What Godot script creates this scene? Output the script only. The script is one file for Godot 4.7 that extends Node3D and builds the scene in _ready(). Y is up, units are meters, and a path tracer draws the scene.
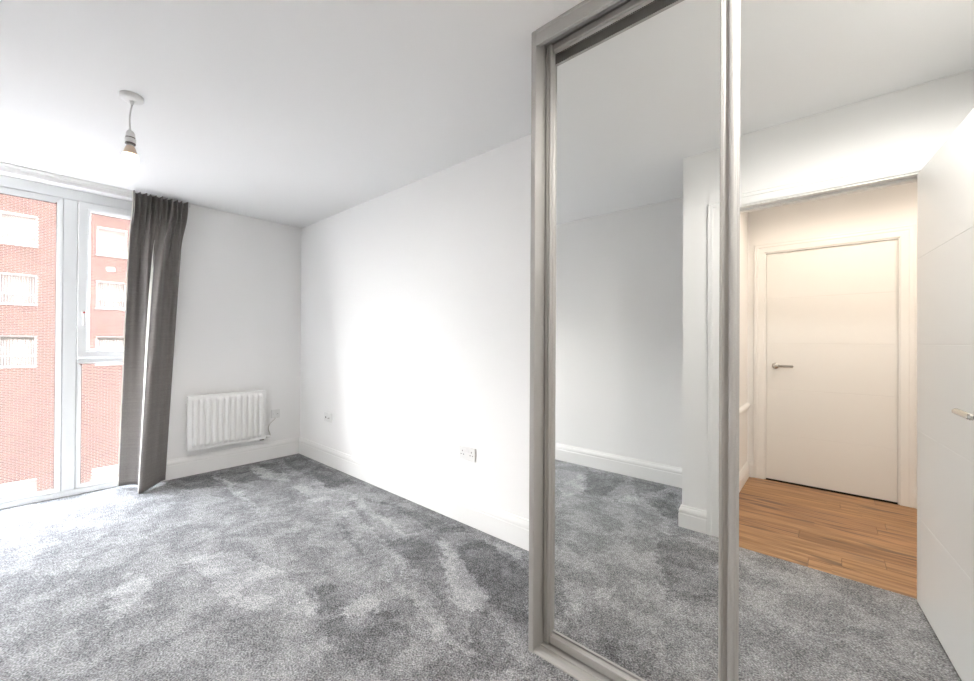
extends Node3D
# Bedroom with a mirrored sliding wardrobe. x runs towards the socket wall, -z towards the window, y up, metres.

const H := 2.4            # ceiling
const ZW := -4.284        # room face of the window wall
const XR := 1.8895        # room face of the socket wall
const XL := -0.838        # room face of the wall opposite the sockets
const XD := -0.092        # room face of the doorway wall
const ZB := 0.53          # end wall beside the wardrobe
const M1 := 1.350         # mirror face, rear sliding door
const M2 := 1.305         # mirror face, front sliding door
const XH := -1.640        # hall wall with the closed door
const ZH := -0.575        # hall side wall
const FZ := -27.5         # brick facade across the street

var mats := {}
var taken := {}

# ---------------------------------------------------------------- helpers
func numbered(called: String) -> String:
	if not taken.has(called):
		taken[called] = 0
		return called
	taken[called] += 1
	return "%s_%03d" % [called, taken[called]]

func tag(o: Node, label: String, category: String, group := "", kind := "") -> Node:
	o.set_meta("label", label)
	o.set_meta("category", category)
	if group != "":
		o.set_meta("group", group)
	if kind != "":
		o.set_meta("kind", kind)
	return o

func base(called: String, where: Vector3, turn := 0.0) -> Node3D:
	var o := Node3D.new()
	o.name = numbered(called)
	add_child(o)
	o.position = where
	o.rotation_degrees.y = turn
	return o

func begin(smooth := false) -> SurfaceTool:
	var st := SurfaceTool.new()
	st.begin(Mesh.PRIMITIVE_TRIANGLES)
	st.set_smooth_group(0 if smooth else -1)
	return st

func build(st: SurfaceTool, called: String, m: Material, parent: Node = null) -> MeshInstance3D:
	st.generate_normals()
	return put(st.commit(), called, m, parent)

func put(mesh: Mesh, called: String, m: Material, parent: Node = null) -> MeshInstance3D:
	var o := MeshInstance3D.new()
	o.mesh = mesh
	o.material_override = m
	o.cast_shadow = GeometryInstance3D.SHADOW_CASTING_SETTING_ON
	if parent == null:
		o.name = numbered(called)
		add_child(o)
	else:
		o.name = called
		parent.add_child(o, true)
	return o

func tri(st: SurfaceTool, a: Vector3, b: Vector3, c: Vector3, out: Vector3) -> void:
	if (b - a).cross(c - a).dot(out) > 0.0:
		var t := b
		b = c
		c = t
	st.add_vertex(a)
	st.add_vertex(b)
	st.add_vertex(c)

func quad(st: SurfaceTool, a: Vector3, b: Vector3, c: Vector3, d: Vector3, out: Vector3) -> void:
	tri(st, a, b, c, out)
	tri(st, a, c, d, out)

# box between two corners with chamfered edges
func bx(st: SurfaceTool, lo: Vector3, hi: Vector3, bev := 0.0) -> void:
	var c := (lo + hi) * 0.5
	var s := (hi - lo).abs() * 0.5
	bev = minf(bev, minf(s.x, minf(s.y, s.z)) * 0.9)
	var ax := [Vector3.RIGHT, Vector3.UP, Vector3.BACK]
	for k in 3:
		var n: Vector3 = ax[k]
		var u: Vector3 = ax[(k + 1) % 3]
		var w: Vector3 = ax[(k + 2) % 3]
		var su := s[(k + 1) % 3] - bev
		var sw := s[(k + 2) % 3] - bev
		for g in [-1.0, 1.0]:
			var o: Vector3 = c + n * s[k] * g
			quad(st, o + u * su + w * sw, o - u * su + w * sw, o - u * su - w * sw, o + u * su - w * sw, n * g)
		if bev <= 0.0:
			continue
		# edges that run along n
		var sn := s[k] - bev
		for g in [-1.0, 1.0]:
			for h in [-1.0, 1.0]:
				var p: Vector3 = c + u * g * s[(k + 1) % 3] + w * h * sw
				var q: Vector3 = c + u * g * su + w * h * s[(k + 2) % 3]
				quad(st, p + n * sn, p - n * sn, q - n * sn, q + n * sn, u * g + w * h)
	if bev > 0.0:
		for gx in [-1.0, 1.0]:
			for gy in [-1.0, 1.0]:
				for gz in [-1.0, 1.0]:
					var g := Vector3(gx, gy, gz)
					var i := s - Vector3.ONE * bev
					tri(st, c + g * Vector3(s.x, i.y, i.z), c + g * Vector3(i.x, s.y, i.z), c + g * Vector3(i.x, i.y, s.z), g)

func box(called: String, lo: Vector3, hi: Vector3, m: Material, parent: Node = null, bev := 0.0) -> MeshInstance3D:
	var st := begin()
	bx(st, lo, hi, bev)
	return build(st, called, m, parent)

# closed outline (in the plane of u and v) swept straight from a to b
# m0 and m1 cut the two ends at 45 degrees (1: shorter where the outline reaches out along u, -1: longer)
func sweep(st: SurfaceTool, pts: Array, a: Vector3, b: Vector3, u: Vector3, v: Vector3, m0 := 0.0, m1 := 0.0) -> void:
	var d := (b - a).normalized()
	var n := pts.size()
	var poly := PackedVector2Array()
	var mid := Vector2.ZERO
	for p in pts:
		poly.append(p)
		mid += p
	mid /= n
	var area := 0.0
	for i in n:
		area += poly[i].cross(poly[(i + 1) % n])
	var sgn := signf(area)
	for i in n:
		var p: Vector2 = poly[i]
		var q: Vector2 = poly[(i + 1) % n]
		var e := q - p
		var nrm := Vector2(e.y, -e.x) * sgn
		quad(st, a + u * p.x + v * p.y + d * p.x * m0, a + u * q.x + v * q.y + d * q.x * m0, b + u * q.x + v * q.y - d * q.x * m1, b + u * p.x + v * p.y - d * p.x * m1, u * nrm.x + v * nrm.y)
	var ids := Geometry2D.triangulate_polygon(poly)
	for k in range(0, ids.size(), 3):
		var t := [poly[ids[k]], poly[ids[k + 1]], poly[ids[k + 2]]]
		for e in [[a, a - b, u + d * m0], [b, b - a, u - d * m1]]:
			if (e[0] == a and m0 > 0.0) or (e[0] == b and m1 > 0.0):
				continue
			tri(st, e[0] + e[2] * t[0].x + v * t[0].y, e[0] + e[2] * t[1].x + v * t[1].y, e[0] + e[2] * t[2].x + v * t[2].y, e[1])

# profile of (radius, height) turned about the y axis through o
func lathe(st: SurfaceTool, prof: Array, o: Vector3, seg := 28, axis := Vector3.UP) -> void:
	var side := axis.cross(Vector3.RIGHT if absf(axis.x) < 0.9 else Vector3.UP).normalized()
	var other := axis.cross(side).normalized()
	for i in seg:
		var a0 := TAU * i / seg
		var a1 := TAU * (i + 1) / seg
		var d0 := side * cos(a0) + other * sin(a0)
		var d1 := side * cos(a1) + other * sin(a1)
		for k in prof.size() - 1:
			var p: Vector2 = prof[k]
			var q: Vector2 = prof[k + 1]
			var e := q - p
			var out := (d0 + d1) * 0.5 * e.y - axis * e.x
			var A := o + d0 * p.x + axis * p.y
			var B := o + d1 * p.x + axis * p.y
			var C := o + d1 * q.x + axis * q.y
			var D := o + d0 * q.x + axis * q.y
			if p.x > 1e-6:
				tri(st, A, B, C, out)
			if q.x > 1e-6:
				tri(st, A, C, D, out)

func tube(st: SurfaceTool, pts: Array, r: float, seg := 10) -> void:
	var rings := []
	for i in pts.size():
		var d: Vector3 = (pts[mini(i + 1, pts.size() - 1)] - pts[maxi(i - 1, 0)]).normalized()
		var s := d.cross(Vector3.UP if absf(d.y) < 0.9 else Vector3.RIGHT).normalized()
		var t := d.cross(s).normalized()
		var ring := []
		for k in seg:
			var a := TAU * k / seg
			ring.append(pts[i] + (s * cos(a) + t * sin(a)) * r)
		rings.append(ring)
	for i in pts.size() - 1:
		for k in seg:
			var k2 := (k + 1) % seg
			var out: Vector3 = rings[i][k] - pts[i]
			quad(st, rings[i][k], rings[i][k2], rings[i + 1][k2], rings[i + 1][k], out)
	for k in seg:
		tri(st, pts[0], rings[0][k], rings[0][(k + 1) % seg], pts[0] - pts[1])
		var z: int = pts.size() - 1
		tri(st, pts[z], rings[z][k], rings[z][(k + 1) % seg], pts[z] - pts[z - 1])

# ---------------------------------------------------------------- materials
func paint(r: float, g: float, b: float, rough := 0.6, metal := 0.0) -> StandardMaterial3D:
	var m := StandardMaterial3D.new()
	m.albedo_color = Color(r, g, b)
	m.roughness = rough
	m.metallic = metal
	return m

func noise_tex(freq: float, size: int, lo: Color, hi: Color, seed_: int, octaves := 4) -> NoiseTexture2D:
	var n := FastNoiseLite.new()
	n.seed = seed_
	n.frequency = freq
	n.noise_type = FastNoiseLite.TYPE_SIMPLEX
	n.fractal_octaves = octaves
	var t := NoiseTexture2D.new()
	t.width = size
	t.height = size
	t.seamless = true
	t.noise = n
	var g := Gradient.new()
	g.set_color(0, lo)
	g.set_color(1, hi)
	t.color_ramp = g
	return t

func inside(p: Vector2, poly: Array) -> bool:
	var c := false
	var j := poly.size() - 1
	for i in poly.size():
		var a: Vector2 = poly[i]
		var b: Vector2 = poly[j]
		if (a.y > p.y) != (b.y > p.y) and p.x < (b.x - a.x) * (p.y - a.y) / (b.y - a.y) + a.x:
			c = not c
		j = i
	return c

func polys(flat: Array) -> Array:
	var out := []
	for f in flat:
		var q := []
		for k in range(0, f.size(), 2):
			q.append(Vector2(f[k], f[k + 1]))
		out.append(q)
	return out

# brushed lanes of the pile (x, z on the floor): lighter where it leans one way, darker where it leans the other
func carpet_material() -> StandardMaterial3D:
	var light := polys([
		[1.68, -3.75, 1.58, -2.94, 1.35, -1.88, 1.18, -1.35, 1.14, -1.1, 1.12, -0.99, 1.08, -1.13, 1.13, -1.41, 1.26, -2.08, 1.42, -2.72],
		[1.64, -1.8, 1.62, -1.66, 1.43, -1.22, 1.33, -1.18, 1.25, -1.25, 1.41, -1.49], [1.35, -1.11, 1.25, -0.93, 1.21, -0.85, 1.2, -0.91, 1.27, -1.02],
		[1.07, -4.18, 1.12, -3.81, 1.06, -2.97, 1.05, -3.52], [1.38, -4.21, 1.51, -3.71, 1.45, -3.45, 1.32, -3.7], [1.64, -2.96, 1.71, -2.25, 1.67, -1.86, 1.51, -1.99, 1.53, -2.46],
		[1.42, -3.38, 1.67, -3.01, 1.55, -2.72, 1.38, -2.9], [1.03, -1.7, 1.06, -1.55, 0.93, -1.48, 0.9, -1.62], [0.32, -2.72, 0.42, -2.53, 0.32, -2.39, 0.23, -2.27, 0.23, -2.48],
		[0.55, -2.65, 0.76, -2.54, 0.91, -1.91, 0.83, -1.69, 0.62, -1.99, 0.59, -2.2], [1.79, -1.68, 1.83, -1.33, 1.78, -1.26, 1.77, -1.49], [-0.11, -1.69, -0.58, -1.71, -0.2, -1.48, -0.03, -1.55],
		[-0.21, -1.24, -0.49, -1.15, -0.03, -0.81, -0.26, -0.98], [0.9, -0.87, 0.8, -0.8, 0.92, -0.77, 0.96, -0.85], [1.12, -0.91, 1.05, -0.87, 1.16, -0.82], [-0.36, -1.18, -0.78, -0.98, -0.67, -1.0, -0.31, -1.11]])
	var dark := polys([
		[0.73, -4.25, 1.07, -4.18, 1.08, -3.76, 0.81, -3.88], [1.1, -4.2, 1.36, -4.17, 1.32, -3.7, 1.11, -3.72], [1.41, -4.17, 1.62, -4.12, 1.54, -3.67, 1.45, -3.81],
		[1.65, -4.18, 1.84, -4.18, 1.83, -3.03, 1.61, -2.99, 1.59, -3.5], [1.66, -2.75, 1.81, -2.14, 1.81, -1.71, 1.53, -2.02], [1.4, -2.01, 1.65, -1.84, 1.34, -1.42, 1.23, -1.3, 1.33, -1.65],
		[1.6, -1.69, 1.78, -1.58, 1.72, -1.21, 1.39, -0.96, 1.4, -1.17, 1.54, -1.49], [1.26, -1.22, 1.37, -1.15, 1.21, -0.85, 1.15, -0.81, 0.89, -1.11, 0.98, -1.12, 1.11, -1.01],
		[0.88, -1.95, 0.98, -1.82, 0.93, -1.63, 0.82, -1.71], [0.79, -1.64, 1.07, -1.48, 1.01, -1.25, 0.88, -1.23, 0.77, -1.43], [1.4, -2.6, 1.36, -1.96, 1.21, -1.5, 1.19, -1.66, 1.25, -2.19],
		[-0.71, -1.72, -0.77, -1.36, -0.19, -1.32, -0.17, -1.45], [-0.75, -1.3, -0.75, -0.98, -0.36, -1.13], [-0.33, -1.01, -0.73, -0.94, -0.14, -0.76, -0.14, -0.85], [0.07, -0.85, 0.11, -0.49, 0.59, -0.4, 0.78, -0.57],
		[1.27, -0.81, 1.09, -0.52, 1.26, -0.49, 1.34, -0.67]])
	var wob := FastNoiseLite.new()
	wob.seed = 5
	wob.frequency = 5.0
	var fray := FastNoiseLite.new()
	fray.seed = 6
	fray.frequency = 22.0
	var blot := FastNoiseLite.new()
	blot.seed = 11
	blot.frequency = 4.2
	blot.fractal_octaves = 4
	blot.domain_warp_enabled = true
	blot.domain_warp_amplitude = 0.25
	blot.domain_warp_frequency = 3.0
	var w := 330
	var h := 620
	var low := Image.create_empty(w, h, false, Image.FORMAT_L8)
	for j in h:
		for i in w:
			var p := Vector2(-0.85 + 2.75 * (i + 0.5) / w, -4.5 + 5.16 * (j + 0.5) / h)
			var q := p + Vector2(wob.get_noise_2d(p.x, p.y), wob.get_noise_2d(p.x + 9.0, p.y)) * 0.04 + Vector2(fray.get_noise_2d(p.x, p.y), fray.get_noise_2d(p.x, p.y + 7.0)) * 0.035
			var v := 0.5
			for poly in dark:
				if inside(q, poly):
					v -= 0.27
					break
			for poly in light:
				if inside(q, poly):
					v += 0.27
					break
			v += clampf(blot.get_noise_2d(p.x, p.y) * 0.5, -0.15, 0.15)
			low.set_pixel(i, j, Color(v, v, v))
	var side := 2048
	low.resize(side, side, Image.INTERPOLATE_CUBIC)
	var lowb := low.get_data()
	var n1 := FastNoiseLite.new()
	n1.seed = 3
	n1.frequency = 0.30
	n1.fractal_octaves = 2
	var g1 := n1.get_image(1092, side, false, false, false)
	g1.resize(side, side, Image.INTERPOLATE_CUBIC)
	g1.convert(Image.FORMAT_L8)
	var b1 := g1.get_data()
	var n2 := FastNoiseLite.new()
	n2.seed = 8
	n2.frequency = 0.06
	n2.fractal_octaves = 3
	var g2 := n2.get_image(1092, side, false, false, false)
	g2.resize(side, side, Image.INTERPOLATE_CUBIC)
	g2.convert(Image.FORMAT_L8)
	var b2 := g2.get_data()
	var rgb := PackedByteArray()
	rgb.resize(side * side * 3)
	for k in side * side:
		var v := 143.0 + (lowb[k] - 128) * 0.30 + (b1[k] - 128) * 0.52 + (b2[k] - 128) * 0.16
		var c := int(clampf(v, 20.0, 240.0))
		rgb[k * 3] = c
		rgb[k * 3 + 1] = c + 1
		rgb[k * 3 + 2] = c + 3
	var m := StandardMaterial3D.new()
	m.albedo_texture = ImageTexture.create_from_image(Image.create_from_data(side, side, false, Image.FORMAT_RGB8, rgb))
	m.roughness = 1.0
	m.metallic_specular = 0.1
	m.heightmap_enabled = true
	m.heightmap_texture = ImageTexture.create_from_image(g1)
	m.heightmap_scale = 0.8
	return m

func wood_texture(seed_: int) -> ImageTexture:
	var n := FastNoiseLite.new()
	n.seed = seed_
	n.frequency = 0.012
	n.fractal_octaves = 5
	var a := FastNoiseLite.new()
	a.seed = seed_ + 40
	a.frequency = 0.004
	a.fractal_octaves = 3
	var w := 512
	var h := 256
	var im := Image.create_empty(w, h, false, Image.FORMAT_RGB8)
	for j in h:
		for i in w:
			var g := n.get_noise_2d(i * 0.55, j * 7.0)
			var d := a.get_noise_2d(i * 1.1, j * 9.0)
			var t := clampf(0.5 + g * 0.75, 0.0, 1.0)
			var c := Color(0.53, 0.39, 0.255).lerp(Color(0.75, 0.585, 0.42), t)
			c = c.lerp(Color(0.33, 0.25, 0.19), clampf((d - 0.28) * 2.2, 0.0, 0.6))
			im.set_pixel(i, j, c)
	return ImageTexture.create_from_image(im)

func cloth_material() -> StandardMaterial3D:
	var side := 512
	var rng := RandomNumberGenerator.new()
	rng.seed = 21
	var im := Image.create_empty(side, side, false, Image.FORMAT_RGB8)
	var warp := []
	var weft := []
	for i in side:
		warp.append(rng.randf_range(-0.035, 0.035))
		weft.append(rng.randf_range(-0.05, 0.05))
	for j in side:
		for i in side:
			var over := (i + j) % 2 == 0
			var v: float = 0.455 + (warp[i] if over else weft[j]) + rng.randf_range(-0.07, 0.07)
			im.set_pixel(i, j, Color(v * 1.02, v * 0.985, v * 0.96))
	var m := StandardMaterial3D.new()
	m.albedo_texture = ImageTexture.create_from_image(im)
	m.roughness = 0.95
	m.metallic_specular = 0.2
	m.uv1_triplanar = true
	m.uv1_scale = Vector3(1.6, 1.6, 1.6)
	m.rim_enabled = true
	m.rim = 0.25
	m.backlight_enabled = true
	m.backlight = Color(0.05, 0.05, 0.05)
	return m

func make_materials() -> void:
	var wall := paint(0.952, 0.951, 0.948, 0.85)
	wall.metallic_specular = 0.25
	mats.wall = wall
	var ceil := paint(0.956, 0.957, 0.956, 0.95)
	ceil.metallic_specular = 0.1
	mats.ceiling = ceil
	mats.trim = paint(0.935, 0.935, 0.93, 0.38)
	mats.door = paint(0.925, 0.925, 0.918, 0.42)
	mats.upvc = paint(0.90, 0.91, 0.915, 0.3)
	mats.gasket = paint(0.16, 0.15, 0.15, 0.7)
	mats.alu = paint(0.68, 0.675, 0.665, 0.45, 0.2)
	mats.rubber = paint(0.09, 0.09, 0.09, 0.7)
	mats.mirror = paint(0.955, 0.96, 0.955, 0.0, 1.0)
	mats.chrome = paint(0.78, 0.77, 0.75, 0.16, 1.0)
	mats.radiator = paint(0.94, 0.94, 0.935, 0.28)
	mats.plastic = paint(0.90, 0.90, 0.895, 0.3)
	mats.collar = paint(0.86, 0.78, 0.70, 0.5)
	mats.band = paint(0.45, 0.43, 0.41, 0.5)
	mats.dark = paint(0.10, 0.10, 0.10, 0.5)
	mats.red = paint(0.72, 0.20, 0.13, 0.5)
	mats.flex = paint(0.80, 0.79, 0.76, 0.5)
	mats.board = paint(0.86, 0.86, 0.85, 0.7)
	mats.lining = paint(0.93, 0.925, 0.90, 0.9)
	mats.lining.backlight_enabled = true
	mats.lining.backlight = Color(0.4, 0.4, 0.38)
	mats.cloth = cloth_material()
	var g := paint(0.95, 0.98, 0.97, 0.0)
	g.transparency = BaseMaterial3D.TRANSPARENCY_ALPHA
	g.albedo_color.a = 0.04
	g.metallic_specular = 0.2
	mats.glass = g
	mats.mortar = paint(0.70, 0.66, 0.63, 0.95)
	mats.render_wall = paint(0.62, 0.60, 0.57, 0.95)
	mats.facade_frame = paint(0.66, 0.66, 0.66, 0.5)
	mats.blind = paint(0.60, 0.60, 0.59, 0.85)
	mats.room_dark = paint(0.30, 0.30, 0.29, 0.9)
	mats.concrete = paint(0.72, 0.70, 0.67, 0.95)
	mats.unseen_facade = paint(0.42, 0.32, 0.28, 0.95)
	mats.road = paint(0.62, 0.61, 0.60, 0.95)  # pale, so the unseen street bounces more daylight to the ceiling
	var brick := paint(1, 1, 1, 0.95)
	brick.vertex_color_use_as_albedo = true
	mats.brick = brick

# ---------------------------------------------------------------- the scene
func _ready() -> void:
	camera_and_light()
	make_materials()
	room_shell()
	hall()
	window_unit()
	skirting()
	doorway()
	wardrobe()
	curtain()
	radiator()
	sockets()
	pendant()
	street()

func camera_and_light() -> void:
	var cam := Camera3D.new()
	cam.name = "camera"
	cam.position = Vector3(0, 1.1915, 0)
	cam.rotation_degrees = Vector3(0.248, -48.977, 0.3286)
	cam.fov = rad_to_deg(2.0 * atan(340.5 / 396.33))
	cam.near = 0.02
	cam.far = 300.0
	add_child(cam)
	cam.make_current()
	var sky_mat := ProceduralSkyMaterial.new()      # bright hazy day, palest at the horizon
	sky_mat.sky_top_color = Color(0.68, 0.715, 0.77)
	sky_mat.sky_curve = 0.5
	sky_mat.sky_horizon_color = Color(0.99, 0.985, 0.975)
	sky_mat.ground_bottom_color = Color(0.5, 0.5, 0.5)
	sky_mat.ground_horizon_color = Color(0.6, 0.6, 0.6)
	sky_mat.sky_energy_multiplier = 1.0
	sky_mat.sun_angle_max = 0.0
	var sky := Sky.new()
	sky.sky_material = sky_mat
	var env := Environment.new()
	env.background_mode = Environment.BG_SKY
	env.sky = sky
	env.background_energy_multiplier = 32.0
	env.tonemap_mode = Environment.TONE_MAPPER_LINEAR
	env.tonemap_exposure = 1.5
	env.sdfgi_enabled = true
	env.ssao_enabled = true
	env.ssil_enabled = true
	var we := WorldEnvironment.new()
	we.name = "environment"
	we.environment = env
	add_child(we)

const LAMP_ENERGY := 1.2
const HALL_ENERGY := 0.62
const ENTRY_FILL_ENERGY := 1.2

func struct_(o: Node, label: String, category: String) -> Node:
	return tag(o, label, category, "", "structure")

func room_shell() -> void:
	# carpet, its texture laid out over the floor in metres
	var st := begin()
	for r in [[XL - 0.02, ZW - 0.18, XR + 0.02, -0.735], [-0.122, -0.735, XR + 0.02, ZB + 0.02]]:
		var a := Vector3(r[0], 0, r[1])
		var b := Vector3(r[2], 0, r[1])
		var c := Vector3(r[2], 0, r[3])
		var d := Vector3(r[0], 0, r[3])
		for v in [a, b, c, a, c, d]:
			st.set_uv(Vector2((v.x + 0.85) / 2.75, (v.z + 4.5) / 5.16))
			st.add_vertex(v)
		var dn := Vector3(0, -0.15, 0)
		for e in [[a, b], [b, c], [c, d], [d, a]]:
			var out: Vector3 = (e[0] + e[1]) * 0.5 - (a + c) * 0.5
			st.set_uv(Vector2.ZERO)
			quad(st, e[0], e[1], e[1] + dn, e[0] + dn, out)
		quad(st, a + dn, b + dn, c + dn, d + dn, Vector3.DOWN)
	struct_(build(st, "floor", carpet_material()), "grey cut pile carpet with brushed light and dark lanes", "carpet")

	struct_(box("ceiling", Vector3(XL - 0.1, H, ZW - 0.3), Vector3(XR + 0.11, H + 0.2, ZB + 0.1), mats.ceiling), "flat white bedroom ceiling above the grey carpet", "ceiling")
	st = begin()
	bx(st, Vector3(XL - 0.1, -0.15, ZW - 0.3), Vector3(-0.75, H, ZW))
	bx(st, Vector3(0.68, -0.15, ZW - 0.3), Vector3(XR + 0.11, H, ZW))
	bx(st, Vector3(-0.75, 2.343, ZW - 0.3), Vector3(0.68, H, ZW))
	bx(st, Vector3(-0.75, -0.3, ZW - 0.3), Vector3(0.68, -0.001, ZW - 0.185))
	struct_(build(st, "wall_window", mats.wall), "white painted wall with the full height window and radiator", "wall")
	struct_(box("wall_socket_side", Vector3(XR, -0.15, ZW), Vector3(XR + 0.11, H, ZB + 0.1), mats.wall), "long white painted wall with the double socket", "wall")
	struct_(box("wall_opposite", Vector3(XL - 0.1, -0.15, ZW), Vector3(XL, H, -0.735), mats.wall), "plain white wall seen in the mirror beyond the projecting corner", "wall")
	# projecting corner: solid between the bedroom and the hall, with the doorway in it
	st = begin()
	bx(st, Vector3(XH - 0.12, -0.15, -0.735), Vector3(XD - 0.1, H, ZH))
	bx(st, Vector3(XD - 0.1, -0.15, -0.735), Vector3(XD, H, -0.535))
	bx(st, Vector3(XD - 0.1, 2.012, -0.535), Vector3(XD, H, 0.369))
	bx(st, Vector3(XD - 0.1, -0.15, 0.369), Vector3(XD, H, 1.6))
	struct_(build(st, "wall_doorway", mats.wall), "white wall with projecting corner around the doorway to the hall", "wall")
	struct_(box("wall_end", Vector3(XD, -0.15, ZB), Vector3(XR + 0.11, H, ZB + 0.1), mats.wall), "short white end wall behind the open bedroom door", "wall")

	# unseen outer wall, added and made tall to shade the facade opposite
	st = begin()
	var ze := ZW - 0.30
	bx(st, Vector3(-40, -8.0, ze - 0.12), Vector3(-0.75, 40.0, ze))
	bx(st, Vector3(0.68, -8.0, ze - 0.12), Vector3(40, 40.0, ze))
	bx(st, Vector3(-0.75, 2.343, ze - 0.12), Vector3(0.68, 40.0, ze))
	bx(st, Vector3(-0.75, -8.0, ze - 0.12), Vector3(0.68, -0.02, ze))
	struct_(build(st, "wall_added_exterior", mats.unseen_facade), "unseen tall outer wall added to shade the brick building opposite", "wall")

func hall() -> void:
	struct_(box("ceiling_hall", Vector3(XH - 0.12, H, -0.735), Vector3(XL - 0.1, H + 0.2, 1.6), mats.ceiling), "white ceiling of the warmly lit hall", "ceiling")
	box("ceiling_strip", Vector3(XL - 0.1, H, ZB + 0.1), Vector3(XD, H + 0.2, 1.6), mats.ceiling, get_node("ceiling_hall"))
	var st := begin()
	bx(st, Vector3(XH - 0.12, -0.15, ZH), Vector3(XH, H, -0.463))
	bx(st, Vector3(XH - 0.12, 2.008, -0.463), Vector3(XH, H, 0.40))
	bx(st, Vector3(XH - 0.12, -0.15, 0.40), Vector3(XH, H, 1.6))
	struct_(build(st, "wall_hall_back", mats.wall), "hall wall around the closed white door", "wall")
	struct_(box("wall_light_stop", Vector3(XH - 0.24, -0.15, -0.735), Vector3(XH - 0.14, H, 1.6), mats.wall), "unseen wall added behind the closed hall door to keep skylight out", "wall")  # added out of view to block skylight leaking under the door
	struct_(box("wall_hall_end", Vector3(XH, -0.15, 1.5), Vector3(XD - 0.1, H, 1.6), mats.wall), "white wall closing the far end of the hall", "wall")
	# oak planks, laid along the hall
	var sub := box("floor_hall", Vector3(XH - 0.12, -0.15, ZH), Vector3(-0.122, -0.014, 1.5), paint(0.20, 0.13, 0.08, 0.9))
	struct_(sub, "oak plank floor in the hall beyond the carpet", "floor")
	var tex := [wood_texture(1), wood_texture(2), wood_texture(3)]
	var planks := []
	var rng := RandomNumberGenerator.new()
	rng.seed = 77
	for k in 9:
		var m := StandardMaterial3D.new()
		m.albedo_texture = tex[k % 3]
		var t := rng.randf_range(0.86, 1.06)
		m.albedo_color = Color(minf(t, 1.0), minf(t * rng.randf_range(0.97, 1.0), 1.0), minf(t * rng.randf_range(0.93, 1.0), 1.0))
		m.roughness = 0.42
		m.uv1_triplanar = true
		m.uv1_triplanar_sharpness = 8.0
		m.uv1_scale = Vector3(0.55, 1.2, 1.2)
		m.uv1_offset = Vector3(rng.randf(), rng.randf(), rng.randf())
		planks.append(m)
	# the texture's long side runs along x in the mesh, so the mesh is built along x and turned
	var wide := 0.1265
	for row in 12:
		var x1 := -0.122 - row * wide
		var x0 := maxf(x1 - wide, XH - 0.02)
		var z := ZH - rng.randf_range(0.0, 0.9)
		while z < 1.5:
			var z1 := z + 1.15
			var a := maxf(z, ZH)
			var b := minf(z1, 1.5)
			if b - a > 0.04:
				var s2 := begin()
				var lx := b - a - 0.0015
				var lz := x1 - x0 - 0.0012
				bx(s2, Vector3(-lx / 2, -0.012, -lz / 2), Vector3(lx / 2, 0, lz / 2), 0.0012)
				var o := build(s2, "plank", planks[rng.randi() % 9], sub)
				o.position = Vector3((x0 + x1) / 2, -0.002, (a + b) / 2)
				o.rotation_degrees.y = 90
			z = z1
	# dado rail on the hall side wall
	st = begin()
	sweep(st, [Vector2(0, 0), Vector2(0.012, 0.004), Vector2(0.016, 0.02), Vector2(0.024, 0.03), Vector2(0.024, 0.045), Vector2(0.014, 0.058), Vector2(0, 0.062)], Vector3(XH, 0.60, ZH), Vector3(XD - 0.1, 0.60, ZH), Vector3.BACK, Vector3.UP)
	struct_(build(st, "trim_1", mats.trim), "white dado rail along the hall side wall", "moulding")
	# two unseen round downlights, out of view, placed to light the hall
	var glow := paint(1, 0.93, 0.84, 0.5)
	glow.emission_enabled = true
	glow.emission = Color(1.0, 0.925, 0.85)
	glow.emission_energy_multiplier = 4.0
	downlight(Vector3(-0.80, H, 0.0), glow, Color(1.0, 0.925, 0.85), HALL_ENERGY, "unseen warm downlight, out of view, lights the hall between the two doors")
	downlight(Vector3(-0.92, H, 0.95), glow, Color(1.0, 0.925, 0.85), HALL_ENERGY, "unseen warm downlight, out of view, lights the end of the hall")
	var fill_glow := glow.duplicate()  # bedroom downlight added as fill for the entry area
	fill_glow.emission = Color(1.0, 0.98, 0.955)
	downlight(Vector3(0.86, H, 0.17), fill_glow, Color(1.0, 0.98, 0.955), ENTRY_FILL_ENERGY, "added fill downlight, out of view in the bedroom ceiling before the wardrobe")

func downlight(at: Vector3, glow: Material, color: Color, energy: float, label: String) -> void:  # serves the unseen hall lamps and the added bedroom fill
	var root := base("unseen_downlight", at)
	tag(root, label, "downlight", "unseen ceiling downlights")
	var st := begin(true)
	lathe(st, [Vector2(0.060, -0.004), Vector2(0.075, -0.008), Vector2(0.085, -0.004), Vector2(0.086, 0.0)], Vector3.ZERO)
	build(st, "bezel", mats.trim, root)
	st = begin(true)
	lathe(st, [Vector2(0.0, -0.005), Vector2(0.061, -0.005)], Vector3.ZERO)
	build(st, "lamp_lens", glow, root)
	var l := SpotLight3D.new()
	l.name = numbered("unseen_downlight_beam")
	l.position = at + Vector3(0, -0.02, 0)
	l.rotation_degrees.x = -90
	l.spot_angle = 89
	l.spot_angle_attenuation = 0.4
	l.spot_range = 12
	l.spot_attenuation = 2
	l.light_color = color
	l.light_energy = energy
	l.light_size = 0.06
	l.shadow_enabled = true
	add_child(l)

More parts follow.
